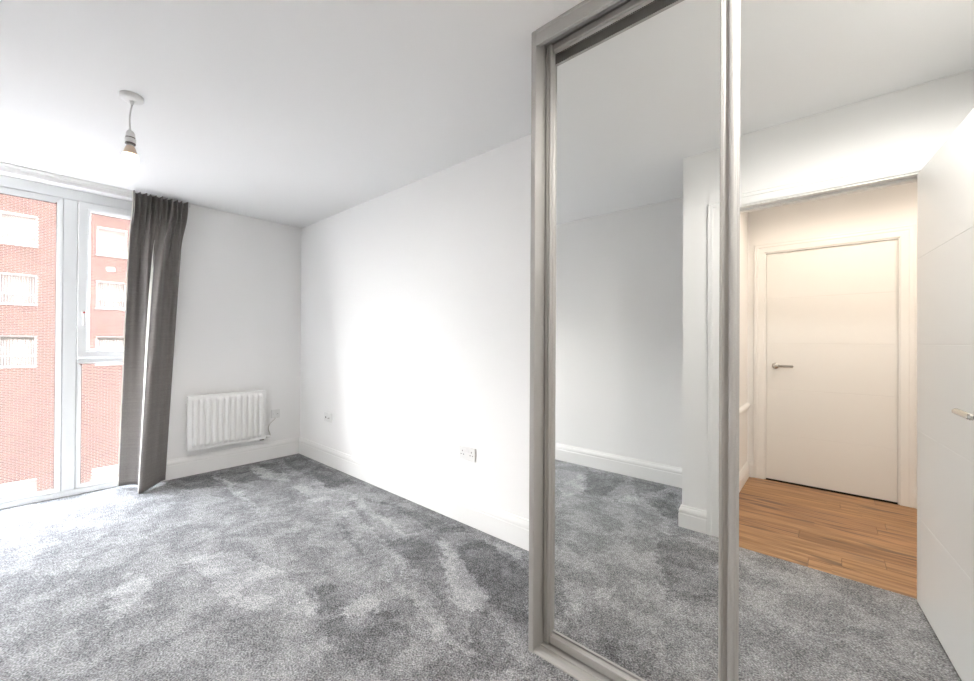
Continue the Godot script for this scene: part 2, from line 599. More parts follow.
func window_unit() -> void:
	var root := base("window_1", Vector3.ZERO)
	struct_(root, "full height white framed window with one opening casement", "window")
	var zi := -4.385          # room side of the frame
	var zo := -4.455
	var m: Material = mats.upvc
	# outer frame and mullion, transom
	box("bottom_rail", Vector3(-0.75, 0, zo), Vector3(0.68, 0.045, zi), m, root, 0.004)
	box("top_rail", Vector3(-0.75, 2.262, zo), Vector3(0.68, 2.343, zi), m, root, 0.004)
	box("jamb", Vector3(-0.75, 0.045, zo), Vector3(-0.69, 2.262, zi), m, root, 0.004)
	box("jamb", Vector3(0.62, 0.045, zo), Vector3(0.68, 2.262, zi), m, root, 0.004)
	box("mullion", Vector3(0.150, 0.045, zo), Vector3(0.230, 2.262, zi), m, root, 0.006)
	box("transom", Vector3(0.230, 1.018, zo), Vector3(0.62, 1.051, zi), m, root, 0.004)
	# glazing beads: sloped strips round each fixed pane
	var beads := [[-0.69, 0.045, 0.150, 2.262, 0.031, 0.043, 0.027], [0.230, 0.045, 0.62, 1.018, 0.026, 0.011, 0.027]]
	for b in beads:
		var st := begin()
		var prof := func(w: float) -> Array: return [Vector2(0, 0), Vector2(0, 0.004), Vector2(w * 0.9, 0.016), Vector2(w, 0.020), Vector2(w, 0.03), Vector2(0, 0.03)]
		sweep(st, prof.call(b[4]), Vector3(b[0], b[1], zi), Vector3(b[0], b[3], zi), Vector3.RIGHT, Vector3.FORWARD, 1.0, 1.0)
		sweep(st, prof.call(b[4]), Vector3(b[2], b[1], zi), Vector3(b[2], b[3], zi), Vector3.LEFT, Vector3.FORWARD, 1.0, 1.0)
		sweep(st, prof.call(b[6]), Vector3(b[0], b[1], zi), Vector3(b[2], b[1], zi), Vector3.UP, Vector3.FORWARD, 1.0, 1.0)
		sweep(st, prof.call(b[5]), Vector3(b[0], b[3], zi), Vector3(b[2], b[3], zi), Vector3.DOWN, Vector3.FORWARD, 1.0, 1.0)
		build(st, "glazing_bead", m, root)
		# dark seal line and pane
		var lo := Vector3(b[0] + b[4] - 0.003, b[1] + b[6] - 0.003, zi - 0.028)
		var hi := Vector3(b[2] - b[4] + 0.003, b[3] - b[5] + 0.003, zi - 0.020)
		seal(root, lo, hi)
		box("pane", Vector3(lo.x, lo.y, zi - 0.036), Vector3(hi.x, hi.y, zi - 0.030), mats.glass, root)
	# casement sash above the transom
	var sash := Node3D.new()
	sash.name = "sash"
	root.add_child(sash)
	var a := Vector2(0.232, 1.053)
	var c := Vector2(0.618, 2.258)
	var zs := zi + 0.018
	var st2 := begin()
	var sp := [Vector2(0, -0.016), Vector2(0.002, -0.018), Vector2(0.045, -0.018), Vector2(0.063, -0.005), Vector2(0.066, 0.002), Vector2(0.066, 0.030), Vector2(0.0, 0.030)]
	var dn := Vector3.FORWARD
	sweep(st2, sp, Vector3(a.x, a.y, zs - 0.018), Vector3(a.x, c.y, zs - 0.018), Vector3.RIGHT, dn, 1.0, 1.0)
	sweep(st2, sp, Vector3(c.x, a.y, zs - 0.018), Vector3(c.x, c.y, zs - 0.018), Vector3.LEFT, dn, 1.0, 1.0)
	sweep(st2, sp, Vector3(a.x, a.y, zs - 0.018), Vector3(c.x, a.y, zs - 0.018), Vector3.UP, dn, 1.0, 1.0)
	sweep(st2, sp, Vector3(a.x, c.y, zs - 0.018), Vector3(c.x, c.y, zs - 0.018), Vector3.DOWN, dn, 1.0, 1.0)
	build(st2, "sash_frame", m, sash)
	seal(sash, Vector3(a.x + 0.063, a.y + 0.063, zi - 0.028), Vector3(c.x - 0.063, c.y - 0.063, zi - 0.020))
	box("pane", Vector3(a.x + 0.063, a.y + 0.063, zi - 0.036), Vector3(c.x - 0.063, c.y - 0.063, zi - 0.030), mats.glass, sash)
	var hst := begin()
	bx(hst, Vector3(0.251, 1.370, zs), Vector3(0.277, 1.425, zs + 0.012), 0.004)
	bx(hst, Vector3(0.257, 1.390, zs + 0.010), Vector3(0.271, 1.412, zs + 0.032), 0.004)
	bx(hst, Vector3(0.256, 1.300, zs + 0.024), Vector3(0.272, 1.414, zs + 0.036), 0.005)
	build(hst, "handle", mats.plastic, sash)
	hst = begin(true)
	lathe(hst, [Vector2(0.0, 0.005), Vector2(0.0055, 0.004), Vector2(0.007, 0.0)], Vector3(0.264, 1.402, zs + 0.036), 14, Vector3.BACK)
	build(hst, "lock_button", mats.red, sash).set_meta("label", "small red lock button")
	# white curtain track on the ceiling line across the window
	var tr := base("curtain_track", Vector3.ZERO)
	tag(tr, "slim white curtain track fixed along the ceiling above the window", "curtain track")
	var st3 := begin()
	sweep(st3, [Vector2(0, 0), Vector2(0.018, 0), Vector2(0.022, -0.006), Vector2(0.022, -0.018), Vector2(0.017, -0.022), Vector2(0.017, -0.032), Vector2(0.010, -0.032), Vector2(0.010, -0.024), Vector2(0.0, -0.024)], Vector3(-0.80, H, ZW), Vector3(0.90, H, ZW), Vector3.BACK, Vector3.UP)
	build(st3, "rail", mats.trim, tr)
	box("end_stop", Vector3(0.90, H - 0.034, ZW), Vector3(0.912, H, ZW + 0.026), mats.plastic, tr, 0.002)
	box("end_stop", Vector3(-0.812, H - 0.034, ZW), Vector3(-0.80, H, ZW + 0.026), mats.plastic, tr, 0.002)

func seal(parent: Node, lo: Vector3, hi: Vector3) -> void:
	var st := begin()
	var t := 0.006
	bx(st, lo, Vector3(lo.x + t, hi.y, hi.z))
	bx(st, Vector3(hi.x - t, lo.y, lo.z), hi)
	bx(st, Vector3(lo.x + t, lo.y, lo.z), Vector3(hi.x - t, lo.y + t, hi.z))
	bx(st, Vector3(lo.x + t, hi.y - t, lo.z), Vector3(hi.x - t, hi.y, hi.z))
	build(st, "gasket", mats.gasket, parent)

# moulded skirting board along a wall from a to b; out points into the room
func board(called: String, a: Vector3, b: Vector3, out: Vector3, h: float, label: String, m0 := 0.0, m1 := 0.0) -> void:
	var st := begin()
	var p := [Vector2(0, 0), Vector2(0.018, 0), Vector2(0.018, h - 0.054), Vector2(0.0155, h - 0.050), Vector2(0.0155, h - 0.044), Vector2(0.017, h - 0.040), Vector2(0.016, h - 0.028), Vector2(0.012, h - 0.016), Vector2(0.008, h - 0.009), Vector2(0.008, h - 0.003), Vector2(0.005, h), Vector2(0, h)]
	sweep(st, p, a, b, out, Vector3.UP, m0, m1)
	struct_(build(st, called, mats.trim), label, "skirting board")

func skirting() -> void:
	board("baseboard_socket_side", Vector3(XR, 0, ZW), Vector3(XR, 0, -0.886), Vector3.LEFT, 0.168, "tall white moulded skirting board under the double socket", 1.0)
	board("baseboard_window", Vector3(0.68, 0, ZW), Vector3(XR, 0, ZW), Vector3.BACK, 0.168, "white moulded skirting board under the radiator", 0.0, 1.0)
	board("baseboard_window_corner", Vector3(XL, 0, ZW), Vector3(-0.75, 0, ZW), Vector3.BACK, 0.168, "short white skirting board at the far side of the window", 1.0)
	board("baseboard_opposite", Vector3(XL, 0, ZW), Vector3(XL, 0, -0.735), Vector3.RIGHT, 0.16, "white skirting board along the wall seen in the mirror", 1.0, 1.0)
	board("baseboard_return", Vector3(XL, 0, -0.735), Vector3(XD, 0, -0.735), Vector3.FORWARD, 0.14, "white skirting board on the hidden side of the projecting corner", 1.0, -1.0)
	board("baseboard_doorway", Vector3(XD, 0, -0.735), Vector3(XD, 0, -0.588), Vector3.RIGHT, 0.14, "short white skirting board between projecting corner and door frame", -1.0)
	board("baseboard_doorway_end", Vector3(XD, 0, 0.422), Vector3(XD, 0, ZB), Vector3.RIGHT, 0.14, "short white skirting board behind the open bedroom door", 0.0, 1.0)
	board("baseboard_end", Vector3(XD, 0, ZB), Vector3(1.27, 0, ZB), Vector3.FORWARD, 0.14, "white skirting board on the short end wall", 1.0)
	board("baseboard_hall_side", Vector3(XH, -0.002, ZH), Vector3(XD - 0.1, -0.002, ZH), Vector3.BACK, 0.135, "white skirting board on the hall side wall below the rail", 1.0)
	board("baseboard_hall_back", Vector3(XH, -0.002, ZH), Vector3(XH, -0.002, -0.526), Vector3.RIGHT, 0.135, "tiny white skirting board in the hall corner beside the closed door", 1.0)
	board("baseboard_hall_back_far", Vector3(XH, -0.002, 0.463), Vector3(XH, -0.002, 1.5), Vector3.RIGHT, 0.135, "white skirting board on the hall wall past the closed door")
	board("baseboard_hall_near", Vector3(XD - 0.1, -0.002, 0.41), Vector3(XD - 0.1, -0.002, 1.5), Vector3.LEFT, 0.135, "white skirting board on the hall side of the doorway wall")

# architrave round an opening in a wall across x: face at x, pointing to out
func architrave(called: String, x: float, out: float, z0: float, z1: float, top: float, wide: float, label: String, right_wide := -1.0) -> void:
	var root := base(called, Vector3.ZERO)
	struct_(root, label, "door frame")
	var prof := func(w: float) -> Array: return [Vector2(0, 0), Vector2(0, 0.010), Vector2(0.006, 0.013), Vector2(w * 0.55, 0.016), Vector2(w * 0.62, 0.019), Vector2(w * 0.80, 0.019), Vector2(w * 0.84, 0.016), Vector2(w * 0.9, 0.018), Vector2(w - 0.004, 0.018), Vector2(w, 0.014), Vector2(w, 0)]
	var o := Vector3(out, 0, 0)
	var rw := wide if right_wide < 0.0 else right_wide
	var st := begin()
	sweep(st, prof.call(wide), Vector3(x, 0, z0), Vector3(x, top, z0), Vector3.FORWARD, o, 0.0, -1.0)
	build(st, "architrave_leg", mats.trim, root)
	st = begin()
	sweep(st, prof.call(rw), Vector3(x, 0, z1), Vector3(x, top, z1), Vector3.BACK, o, 0.0, -1.0)
	build(st, "architrave_leg", mats.trim, root)
	st = begin()
	sweep(st, prof.call(wide), Vector3(x, top, z0), Vector3(x, top, z1), Vector3.UP, o, -1.0, -1.0)
	build(st, "architrave_head", mats.trim, root)

func door_leaf(root: Node3D, wide: float, high: float, thick: float) -> void:
	# hinge edge at local x 0, leaf runs along +x, faces at z 0 and z -thick
	box("core", Vector3(0, 0, -thick + 0.001), Vector3(wide, high, -0.001), mats.door, root)
	var step := high / 5.0
	for k in 5:
		var g := 0.0008
		box("panel", Vector3(0, k * step + (g if k > 0 else 0.0), -thick), Vector3(wide, (k + 1) * step - (g if k < 4 else 0.0), 0), mats.door, root, 0.001)

func lever(root: Node3D, at: Vector3, side: float, way: float) -> void:
	# rose on the face, lever running along x
	var h := Node3D.new()
	h.name = "handle"
	root.add_child(h, true)
	h.position = at
	var st := begin(true)
	var n := Vector3(0, 0, side)
	lathe(st, [Vector2(0.0, 0.009), Vector2(0.022, 0.009), Vector2(0.0255, 0.006), Vector2(0.026, 0.0)], Vector3.ZERO, 28, n)
	build(st, "rose", mats.chrome, h)
	st = begin(true)
	lathe(st, [Vector2(0.0, 0.056), Vector2(0.0085, 0.055), Vector2(0.0095, 0.050), Vector2(0.0095, 0.008)], Vector3.ZERO, 20, n)
	build(st, "neck", mats.chrome, h)
	st = begin()
	bx(st, Vector3(-0.012 if way > 0 else -0.128, -0.010, 0.038 * side if side > 0 else -0.056), Vector3(0.128 if way > 0 else 0.012, 0.010, 0.056 if side > 0 else -0.038), 0.006)
	build(st, "lever", mats.chrome, h)
	h.set_meta("label", "chrome lever handle")

func doorway() -> void:
	# lining of the bedroom doorway
	var st := begin()
	bx(st, Vector3(XD - 0.102, 0, -0.535), Vector3(XD + 0.002, 2.012, -0.510))
	bx(st, Vector3(XD - 0.102, 0, 0.344), Vector3(XD + 0.002, 2.012, 0.369))
	bx(st, Vector3(XD - 0.102, 1.986, -0.510), Vector3(XD + 0.002, 2.012, 0.344))
	bx(st, Vector3(XD - 0.090, 0, -0.510), Vector3(XD - 0.048, 1.986, -0.498), 0.001)
	bx(st, Vector3(XD - 0.090, 0, 0.332), Vector3(XD - 0.048, 1.986, 0.344), 0.001)
	bx(st, Vector3(XD - 0.090, 1.974, -0.498), Vector3(XD - 0.048, 1.986, 0.332), 0.001)
	struct_(build(st, "trim_2", mats.trim), "white lining inside the bedroom doorway", "door lining")
	architrave("trim_3", XD, 1.0, -0.518, 0.352, 1.994, 0.070, "white moulded architrave on the bedroom side of the doorway")
	architrave("trim_4", XD - 0.1, -1.0, -0.518, 0.352, 1.994, 0.055, "white moulded architrave on the hall side of the doorway")
	# open bedroom door, swung just past square
	var leaf := base("door_1", Vector3(XD + 0.004, 0.008, 0.342), -5.2)
	struct_(leaf, "open white bedroom door with four horizontal grooves", "door")
	door_leaf(leaf, 0.846, 1.974, 0.044)
	lever(leaf, Vector3(0.790, 0.962, -0.044), -1.0, -1.0)
	lever(leaf, Vector3(0.790, 0.962, 0.0), 1.0, -1.0)
	for y in [0.2, 1.0, 1.75]:
		var hs := begin(true)
		lathe(hs, [Vector2(0, 0.1), Vector2(0.006, 0.1), Vector2(0.006, 0.0), Vector2(0, 0)], Vector3(-0.004, y, 0.0), 12)
		build(hs, "hinge", mats.chrome, leaf)
	# closed door across the hall
	st = begin()
	bx(st, Vector3(XH - 0.122, 0, -0.463), Vector3(XH + 0.002, 2.008, -0.438))
	bx(st, Vector3(XH - 0.122, 0, 0.375), Vector3(XH + 0.002, 2.008, 0.400))
	bx(st, Vector3(XH - 0.122, 1.984, -0.438), Vector3(XH + 0.002, 2.008, 0.375))
	struct_(build(st, "trim_5", mats.trim), "white lining around the closed hall door", "door lining")
	architrave("trim_6", XH, 1.0, -0.446, 0.383, 1.992, 0.080, "white moulded architrave around the closed hall door", 0.080)
	var shut := base("door_2", Vector3(XH - 0.016, 0.008, 0.374), 90)
	struct_(shut, "closed white hall door with four horizontal grooves", "door")
	door_leaf(shut, 0.811, 1.975, 0.044)
	lever(shut, Vector3(0.807 - 0.062, 0.992, 0.0), 1.0, -1.0)
	box("threshold", Vector3(XH - 0.122, -0.014, -0.438), Vector3(XH - 0.02, -0.002, 0.375), paint(0.07, 0.06, 0.055, 0.8), get_node("floor_hall"))

# ---------------------------------------------------------------- wardrobe
func stile(parent: Node, pts: Array, x: float, z: float, dir: float, y0: float, y1: float, m: Material) -> void:
	var st := begin()
	sweep(st, pts, Vector3(x, y0, z), Vector3(x, y1, z), Vector3(0, 0, dir), Vector3.RIGHT)
	build(st, "stile", m, parent)

func mm(flat: Array) -> Array:
	var out := []
	for k in range(0, flat.size(), 2):
		out.append(Vector2(flat[k], flat[k + 1]) * 0.001)
	return out

func sliding_door(parent: Node, label: String, z0: float, z1: float, xm: float, first: Array, w0: float, last: Array, w1: float) -> void:
	var d := Node3D.new()
	d.name = "sliding_door"
	d.set_meta("label", label)
	parent.add_child(d, true)
	var x := xm - 0.015
	stile(d, first, x, z0, 1.0, 0.014, 2.368, mats.alu)
	stile(d, last, x, z1, -1.0, 0.014, 2.368, mats.alu)
	var st := begin()
	# bottom rail: flat face with a rounded bead on top
	sweep(st, mm([2, 0, 2, 24, 0, 26, -1, 28.5, 0, 31, 2.5, 32, 6, 31.5, 9, 33, 15, 35, 22, 35, 22, 0]), Vector3(x + 0.004, 0.014, z0 + w0 - 0.002), Vector3(x + 0.004, 0.014, z1 - w1 + 0.002), Vector3.RIGHT, Vector3.UP)
	build(st, "bottom_rail", mats.alu, d)
	st = begin()
	sweep(st, mm([2, 0, 2, -22, 5, -26, 5, -30, 14, -38, 22, -38, 22, 0]), Vector3(x + 0.004, 2.366, z0 + w0 - 0.002), Vector3(x + 0.004, 2.366, z1 - w1 + 0.002), Vector3.RIGHT, Vector3.UP)
	build(st, "top_rail", mats.alu, d)
	box("mirror", Vector3(xm, 0.048, z0 + w0 - 0.001), Vector3(xm + 0.004, 2.329, z1 - w1 + 0.001), mats.mirror, d)
	box("backing_board", Vector3(xm + 0.005, 0.048, z0 + w0), Vector3(xm + 0.009, 2.329, z1 - w1), mats.board, d)

func wardrobe() -> void:
	var root := base("wardrobe", Vector3.ZERO)
	tag(root, "built-in wardrobe with two mirrored sliding doors in silver frames", "wardrobe")
	var xf := 1.272
	# jambs: pale front edge, darker satin inner face
	for e in [[-0.885, 1.0], [0.522, -1.0]]:
		var st := begin()
		sweep(st, mm([0, 0, 3, -1, 17, -1, 21, 0, 22, 3, 22, 130, 0, 130]), Vector3(xf, 0, e[0]), Vector3(xf, 2.398, e[0]), Vector3(0, 0, e[1]), Vector3.RIGHT)
		build(st, "jamb", mats.alu, root)
	box("end_panel", Vector3(xf + 0.130, 0, -0.885), Vector3(XR - 0.0005, 2.398, -0.867), mats.board, root, 0.001)
	box("end_panel", Vector3(xf + 0.130, 0, 0.504), Vector3(XR - 0.0005, 2.398, 0.522), mats.board, root, 0.001)
	var st2 := begin()
	sweep(st2, mm([0, 0, 0, -12, 1.5, -14, 1.5, -58, 3, -60, 16, -60, 16, 0]), Vector3(xf - 0.001, 2.399, -0.864), Vector3(xf - 0.001, 2.399, 0.501), Vector3.RIGHT, Vector3.UP)
	build(st2, "fascia", mats.alu, root)
	# ceiling track: three fins with channels between them
	st2 = begin()
	sweep(st2, mm([0, 0, 0, -9, 4, -9, 4, -24, 7, -28, 9, -28, 9, -9, 44, -9, 44, -26, 46, -30, 50, -30, 52, -26, 52, -9, 96, -9, 96, -30, 100, -30, 100, 0]), Vector3(xf + 0.015, 2.399, -0.864), Vector3(xf + 0.015, 2.399, 0.501), Vector3.RIGHT, Vector3.UP)
	build(st2, "top_track", mats.alu, root)
	# floor track: bevelled front lip, channel, rib, channel, back lip
	st2 = begin()
	sweep(st2, mm([0, 0, 1, 5, 5, 9, 16, 11, 18, 11, 19, 4, 44, 4, 45, 10, 52, 10, 53, 4, 88, 4, 89, 11, 97, 11, 98, 0]), Vector3(xf + 0.001, 0.0005, -0.864), Vector3(xf + 0.001, 0.0005, 0.501), Vector3.RIGHT, Vector3.UP)
	build(st2, "bottom_track", mats.alu, root)
	var slim := mm([0, 3, 2, 1, 5, 0, 5.5, 2, 7, 2, 7.5, 0, 11, 0, 12.5, 2, 12.5, 9, 15.5, 9, 15.5, 1, 18, -1.5, 22, -2, 25, -0.5, 26, 3, 26, 9, 31, 12, 34, 15.5, 34, 24, 0, 24])
	var grip := mm([0, 2, 2, 0, 7, 0, 8.5, 2, 8.5, 12, 12, 13.5, 21, 13.5, 22.5, 12, 22.5, 2, 25, -1.5, 30, -3, 35, -2.5, 39, 0, 40.5, 3, 40.5, 9, 45, 12, 48, 15.5, 48, 24, 0, 24])
	sliding_door(root, "rear sliding door with full height mirror", -0.860, -0.170, M1, slim, 0.034, grip, 0.048)
	sliding_door(root, "front sliding door with full height mirror", -0.243, 0.497, M2, grip, 0.048, slim, 0.034)

# ---------------------------------------------------------------- curtain
func along(path: Array, t: float) -> Vector2:
	var n := path.size() - 1
	var f := clampf(t, 0.0, 1.0) * n
	var i := mini(int(f), n - 1)
	var u := f - i
	var p0: Vector2 = path[maxi(i - 1, 0)]
	var p1: Vector2 = path[i]
	var p2: Vector2 = path[i + 1]
	var p3: Vector2 = path[mini(i + 2, n)]
	return 0.5 * (2.0 * p1 + (p2 - p0) * u + (2.0 * p0 - 5.0 * p1 + 4.0 * p2 - p3) * u * u + (3.0 * p1 - p0 - 3.0 * p2 + p3) * u * u * u)

func cloth_sheet(st: SurfaceTool, f: Callable, nu: int, nv: int, thick: float) -> void:
	var g := []
	for j in nv + 1:
		var row := []
		for i in nu + 1:
			row.append(f.call(float(i) / nu, float(j) / nv))
		g.append(row)
	var nrm := []
	for j in nv + 1:
		var row := []
		for i in nu + 1:
			var du: Vector3 = g[j][mini(i + 1, nu)] - g[j][maxi(i - 1, 0)]
			var dv: Vector3 = g[mini(j + 1, nv)][i] - g[maxi(j - 1, 0)][i]
			row.append(du.cross(dv).normalized())
		nrm.append(row)
	for s in [1.0, -1.0]:
		for j in nv:
			for i in nu:
				var c := []
				for e in [[j, i], [j, i + 1], [j + 1, i + 1], [j + 1, i]]:
					c.append(g[e[0]][e[1]] + nrm[e[0]][e[1]] * thick * 0.5 * s)
				quad(st, c[0], c[1], c[2], c[3], nrm[j][i] * s)
	# hems close the edges
	for j in nv:
		for i in [0, nu]:
			var o: Vector3 = g[j][i] - g[j][1 if i == 0 else nu - 1]
			quad(st, g[j][i] + nrm[j][i] * thick * 0.5, g[j + 1][i] + nrm[j + 1][i] * thick * 0.5, g[j + 1][i] - nrm[j + 1][i] * thick * 0.5, g[j][i] - nrm[j][i] * thick * 0.5, o)
	for i in nu:
		for j in [0, nv]:
			var o: Vector3 = Vector3.DOWN if j == 0 else Vector3.UP
			quad(st, g[j][i] + nrm[j][i] * thick * 0.5, g[j][i + 1] + nrm[j][i + 1] * thick * 0.5, g[j][i + 1] - nrm[j][i + 1] * thick * 0.5, g[j][i] - nrm[j][i] * thick * 0.5, o)

var hem_path := []
func curtain_at(u: float, v: float) -> Vector3:
	# v 0 at the hem, 1 at the heading
	var ruffle := 0.003 * sin(u * TAU * 10.5) + 0.002 * sin(u * 41.0)
	var y := lerpf(0.014 + 0.006 * sin(u * 9.0), 2.380 + ruffle * smoothstep(0.97, 1.0, v), v)
	var b := along(hem_path, u)
	var warp := u + 0.012 * sin(u * 23.0) + 0.008 * sin(u * 51.0)
	var zig := sin(warp * TAU * 10.5)
	var top := Vector2(lerpf(0.521, 0.880, u) + 0.006 * sin(warp * TAU * 10.5 + 1.2), -4.208 + 0.023 * zig)
	# folds that form below the heading and widen on the way down
	var mid := Vector2(lerpf(0.516, 0.866, u), -4.212 + 0.036 * sin(u * TAU * 3.4 + 0.9) + 0.016 * sin(u * TAU * 6.3 + 2.0))
	var k := smoothstep(0.84 - 0.10 * sin(u * 19.0) * sin(u * 19.0), 0.975, v)
	var low := mid.lerp(b, pow(clampf(1.0 - v, 0.0, 1.0), 0.88))
	var p := low.lerp(top, k)
	# pinch under the gathering tape
	p.y += 0.007 * sin(warp * TAU * 21.0) * smoothstep(0.955, 0.97, v)
	return Vector3(p.x, y, p.y)

func curtain() -> void:
	hem_path = [Vector2(0.470, -4.335), Vector2(0.497, -4.318), Vector2(0.528, -4.300), Vector2(0.556, -4.272), Vector2(0.575, -4.250), Vector2(0.581, -4.190), Vector2(0.566, -4.110), Vector2(0.554, -4.048), Vector2(0.572, -4.034), Vector2(0.604, -4.072), Vector2(0.640, -4.118), Vector2(0.672, -4.150), Vector2(0.700, -4.190), Vector2(0.722, -4.216), Vector2(0.748, -4.236)]
	var root := base("curtain", Vector3.ZERO)
	tag(root, "single dark grey woven curtain drawn back beside the window", "curtain")
	var st := begin(true)
	cloth_sheet(st, curtain_at, 220, 64, 0.003)
	build(st, "drape", mats.cloth, root)
	# pale lining: an edge along the leading hem and the return of the front fold
	st = begin(true)
	cloth_sheet(st, func(u: float, v: float) -> Vector3:
		var p := curtain_at(0.0, v)
		return p + Vector3(lerpf(-0.007, 0.010, u), 0, -0.004), 4, 64, 0.002)
	build(st, "lining", mats.lining, root).set_meta("label", "cream lining along the leading edge")
	st = begin(true)
	cloth_sheet(st, func(u: float, v: float) -> Vector3:
		var vv := v * 0.86
		var e := sqrt(clampf((1.0 - v) * 1.4, 0.0, 1.0))
		var p := curtain_at(lerpf(0.515 - 0.145 * e, 0.517, u), vv)
		return p + Vector3(-0.0045, 0, 0), 24, 56, 0.002)
	build(st, "lining", mats.lining, root).set_meta("label", "cream lining on the side of the fold")

# ---------------------------------------------------------------- radiator
func radiator() -> void:
	var x0 := 0.890
	var x1 := 1.515
	var y0 := 0.228
	var y1 := 0.707
	var zf := -4.184
	var root := base("radiator", Vector3((x0 + x1) / 2, 0, ZW))
	tag(root, "white fluted panel radiator mounted under no window beside the curtain", "radiator")
	root.set_meta("label", "white fluted panel radiator on the wall beside the curtain")
	var o := Vector3((x0 + x1) / 2, 0, ZW)
	box("body", Vector3(x0, y0, zf - 0.050) - o, Vector3(x1, y1, zf - 0.018) - o, mats.radiator, root, 0.006)
	# fluted front: twelve rounded ridges that die out at top and bottom
	var st := begin(true)
	var nu := 168
	var nv := 40
	var g := []
	for j in nv + 1:
		var v := float(j) / nv
		var row := []
		for i in nu + 1:
			var u := float(i) / nu
			var x := lerpf(x0 + 0.004, x1 - 0.004, u)
			var y := lerpf(y0 + 0.004, y1 - 0.004, v)
			var ph := (x - x0 - 0.026) / (x1 - x0 - 0.052) * 12.0
			var d := 0.0
			if ph > 0.0 and ph < 12.0:
				var w := 0.5 - 0.5 * cos(ph * TAU)
				d = smoothstep(0.08, 0.55, w)
			d *= smoothstep(y0 + 0.028, y0 + 0.052, y) * (1.0 - smoothstep(y1 - 0.052, y1 - 0.028, y))
			row.append(Vector3(x, y, zf - 0.004 - 0.006 + 0.024 * d - 0.004) - o)
		g.append(row)
	for j in nv:
		for i in nu:
			quad(st, g[j][i], g[j][i + 1], g[j + 1][i + 1], g[j + 1][i], Vector3.BACK)
	build(st, "fluted_front", mats.radiator, root)
	for x in [x0 + 0.08, x1 - 0.08]:
		box("bracket", Vector3(x - 0.015, y0 + 0.05, ZW) - o, Vector3(x + 0.015, y1 - 0.05, zf - 0.048) - o, mats.radiator, root, 0.002)
	# end caps, heating element and its flex at the lower corner
	for e in [[x0 - 0.006, y1 - 0.085], [x1 - 0.006, y0 + 0.006]]:
		box("end_cap", Vector3(e[0], e[1], zf - 0.042) - o, Vector3(e[0] + 0.012, e[1] + 0.028, zf - 0.012) - o, mats.plastic, root, 0.004)
	st = begin(true)
	lathe(st, [Vector2(0, 0.04), Vector2(0.012, 0.04), Vector2(0.015, 0.035), Vector2(0.015, 0.0), Vector2(0, 0)], Vector3(x1 + 0.004, y0 + 0.018, zf - 0.028) - o, 20, Vector3.RIGHT)
	build(st, "heating_element", mats.plastic, root)
	box("drain_plug", Vector3(x1 - 0.045, y0 - 0.008, zf - 0.035) - o, Vector3(x1 - 0.010, y0 + 0.001, zf - 0.018) - o, mats.dark, root, 0.002)
	st = begin(true)
	var pts := []
	var ctl := [Vector2(x1 + 0.040, y0 + 0.018), Vector2(x1 + 0.058, y0 + 0.030), Vector2(x1 + 0.050, y0 + 0.085), Vector2(x1 + 0.078, y0 + 0.135), Vector2(x1 + 0.112, y0 + 0.165), Vector2(x1 + 0.125, y0 + 0.182)]
	for k in 31:
		var t := k / 30.0
		var p := along(ctl, t)
		pts.append(Vector3(p.x, p.y, lerpf(zf - 0.028, ZW + 0.006, smoothstep(0.0, 0.6, t))) - o)
	tube(st, pts, 0.0035, 8)
	build(st, "flex", mats.flex, root)

# ---------------------------------------------------------------- plates on the walls
func plate(root: Node3D, w: float, h: float) -> void:
	# local: plate centre at the origin, x along the wall, z out of it
	box("plate", Vector3(-w / 2, -h / 2, 0), Vector3(w / 2, h / 2, 0.009), mats.plastic, root, 0.003)

func sockets() -> void:
	# double socket
	var r := base("double_socket", Vector3(XR, 0.459, -1.806), -90)
	tag(r, "white double mains socket on the long wall near the wardrobe", "socket")
	plate(r, 0.146, 0.086)
	for s in [-1.0, 1.0]:
		var cx: float = s * 0.041
		for p in [[0.0, 0.014, 0.005, 0.009], [-0.011, -0.008, 0.0075, 0.0055], [0.011, -0.008, 0.0075, 0.0055]]:
			box("pin_hole", Vector3(cx + p[0] - p[2] / 2, p[1] - p[3] / 2, 0.0075), Vector3(cx + p[0] + p[2] / 2, p[1] + p[3] / 2, 0.0093), mats.dark, r)
		box("rocker", Vector3(s * 0.011 - 0.0055, 0.008, 0.008), Vector3(s * 0.011 + 0.0055, 0.030, 0.0125), mats.plastic, r, 0.002)
	# media plate by the corner
	r = base("aerial_socket", Vector3(XR, 0.459, -3.667), -90)
	tag(r, "white aerial and data wall plate near the room corner", "wall plate")
	plate(r, 0.146, 0.086)
	for s in [-1.0, 1.0]:
		box("module", Vector3(s * 0.034 - 0.027, -0.026, 0.008), Vector3(s * 0.034 + 0.027, 0.026, 0.011), mats.plastic, r, 0.0015)
	var st := begin(true)
	lathe(st, [Vector2(0, 0.016), Vector2(0.0035, 0.016), Vector2(0.0048, 0.013), Vector2(0.0048, 0.0)], Vector3(0.034, -0.004, 0.010), 16, Vector3.BACK)
	build(st, "aerial_port", mats.chrome, r)
	box("data_port", Vector3(-0.042, -0.012, 0.0095), Vector3(-0.026, 0.004, 0.0113), mats.dark, r)
	# fused spur for the radiator
	r = base("fused_spur", Vector3(1.640, 0.452, ZW), 0)
	tag(r, "small white fused switch plate beside the radiator", "switch plate")
	plate(r, 0.086, 0.086)
	box("rocker", Vector3(-0.028, -0.012, 0.008), Vector3(-0.012, 0.014, 0.0125), mats.plastic, r, 0.002)
	box("fuse_carrier", Vector3(0.004, -0.016, 0.008), Vector3(0.030, 0.014, 0.0115), mats.plastic, r, 0.002)
	box("slot", Vector3(0.013, -0.004, 0.0112), Vector3(0.021, -0.001, 0.0119), mats.dark, r)
	box("cable_outlet", Vector3(-0.006, -0.043, 0.0), Vector3(0.006, -0.036, 0.0115), mats.plastic, r, 0.001)

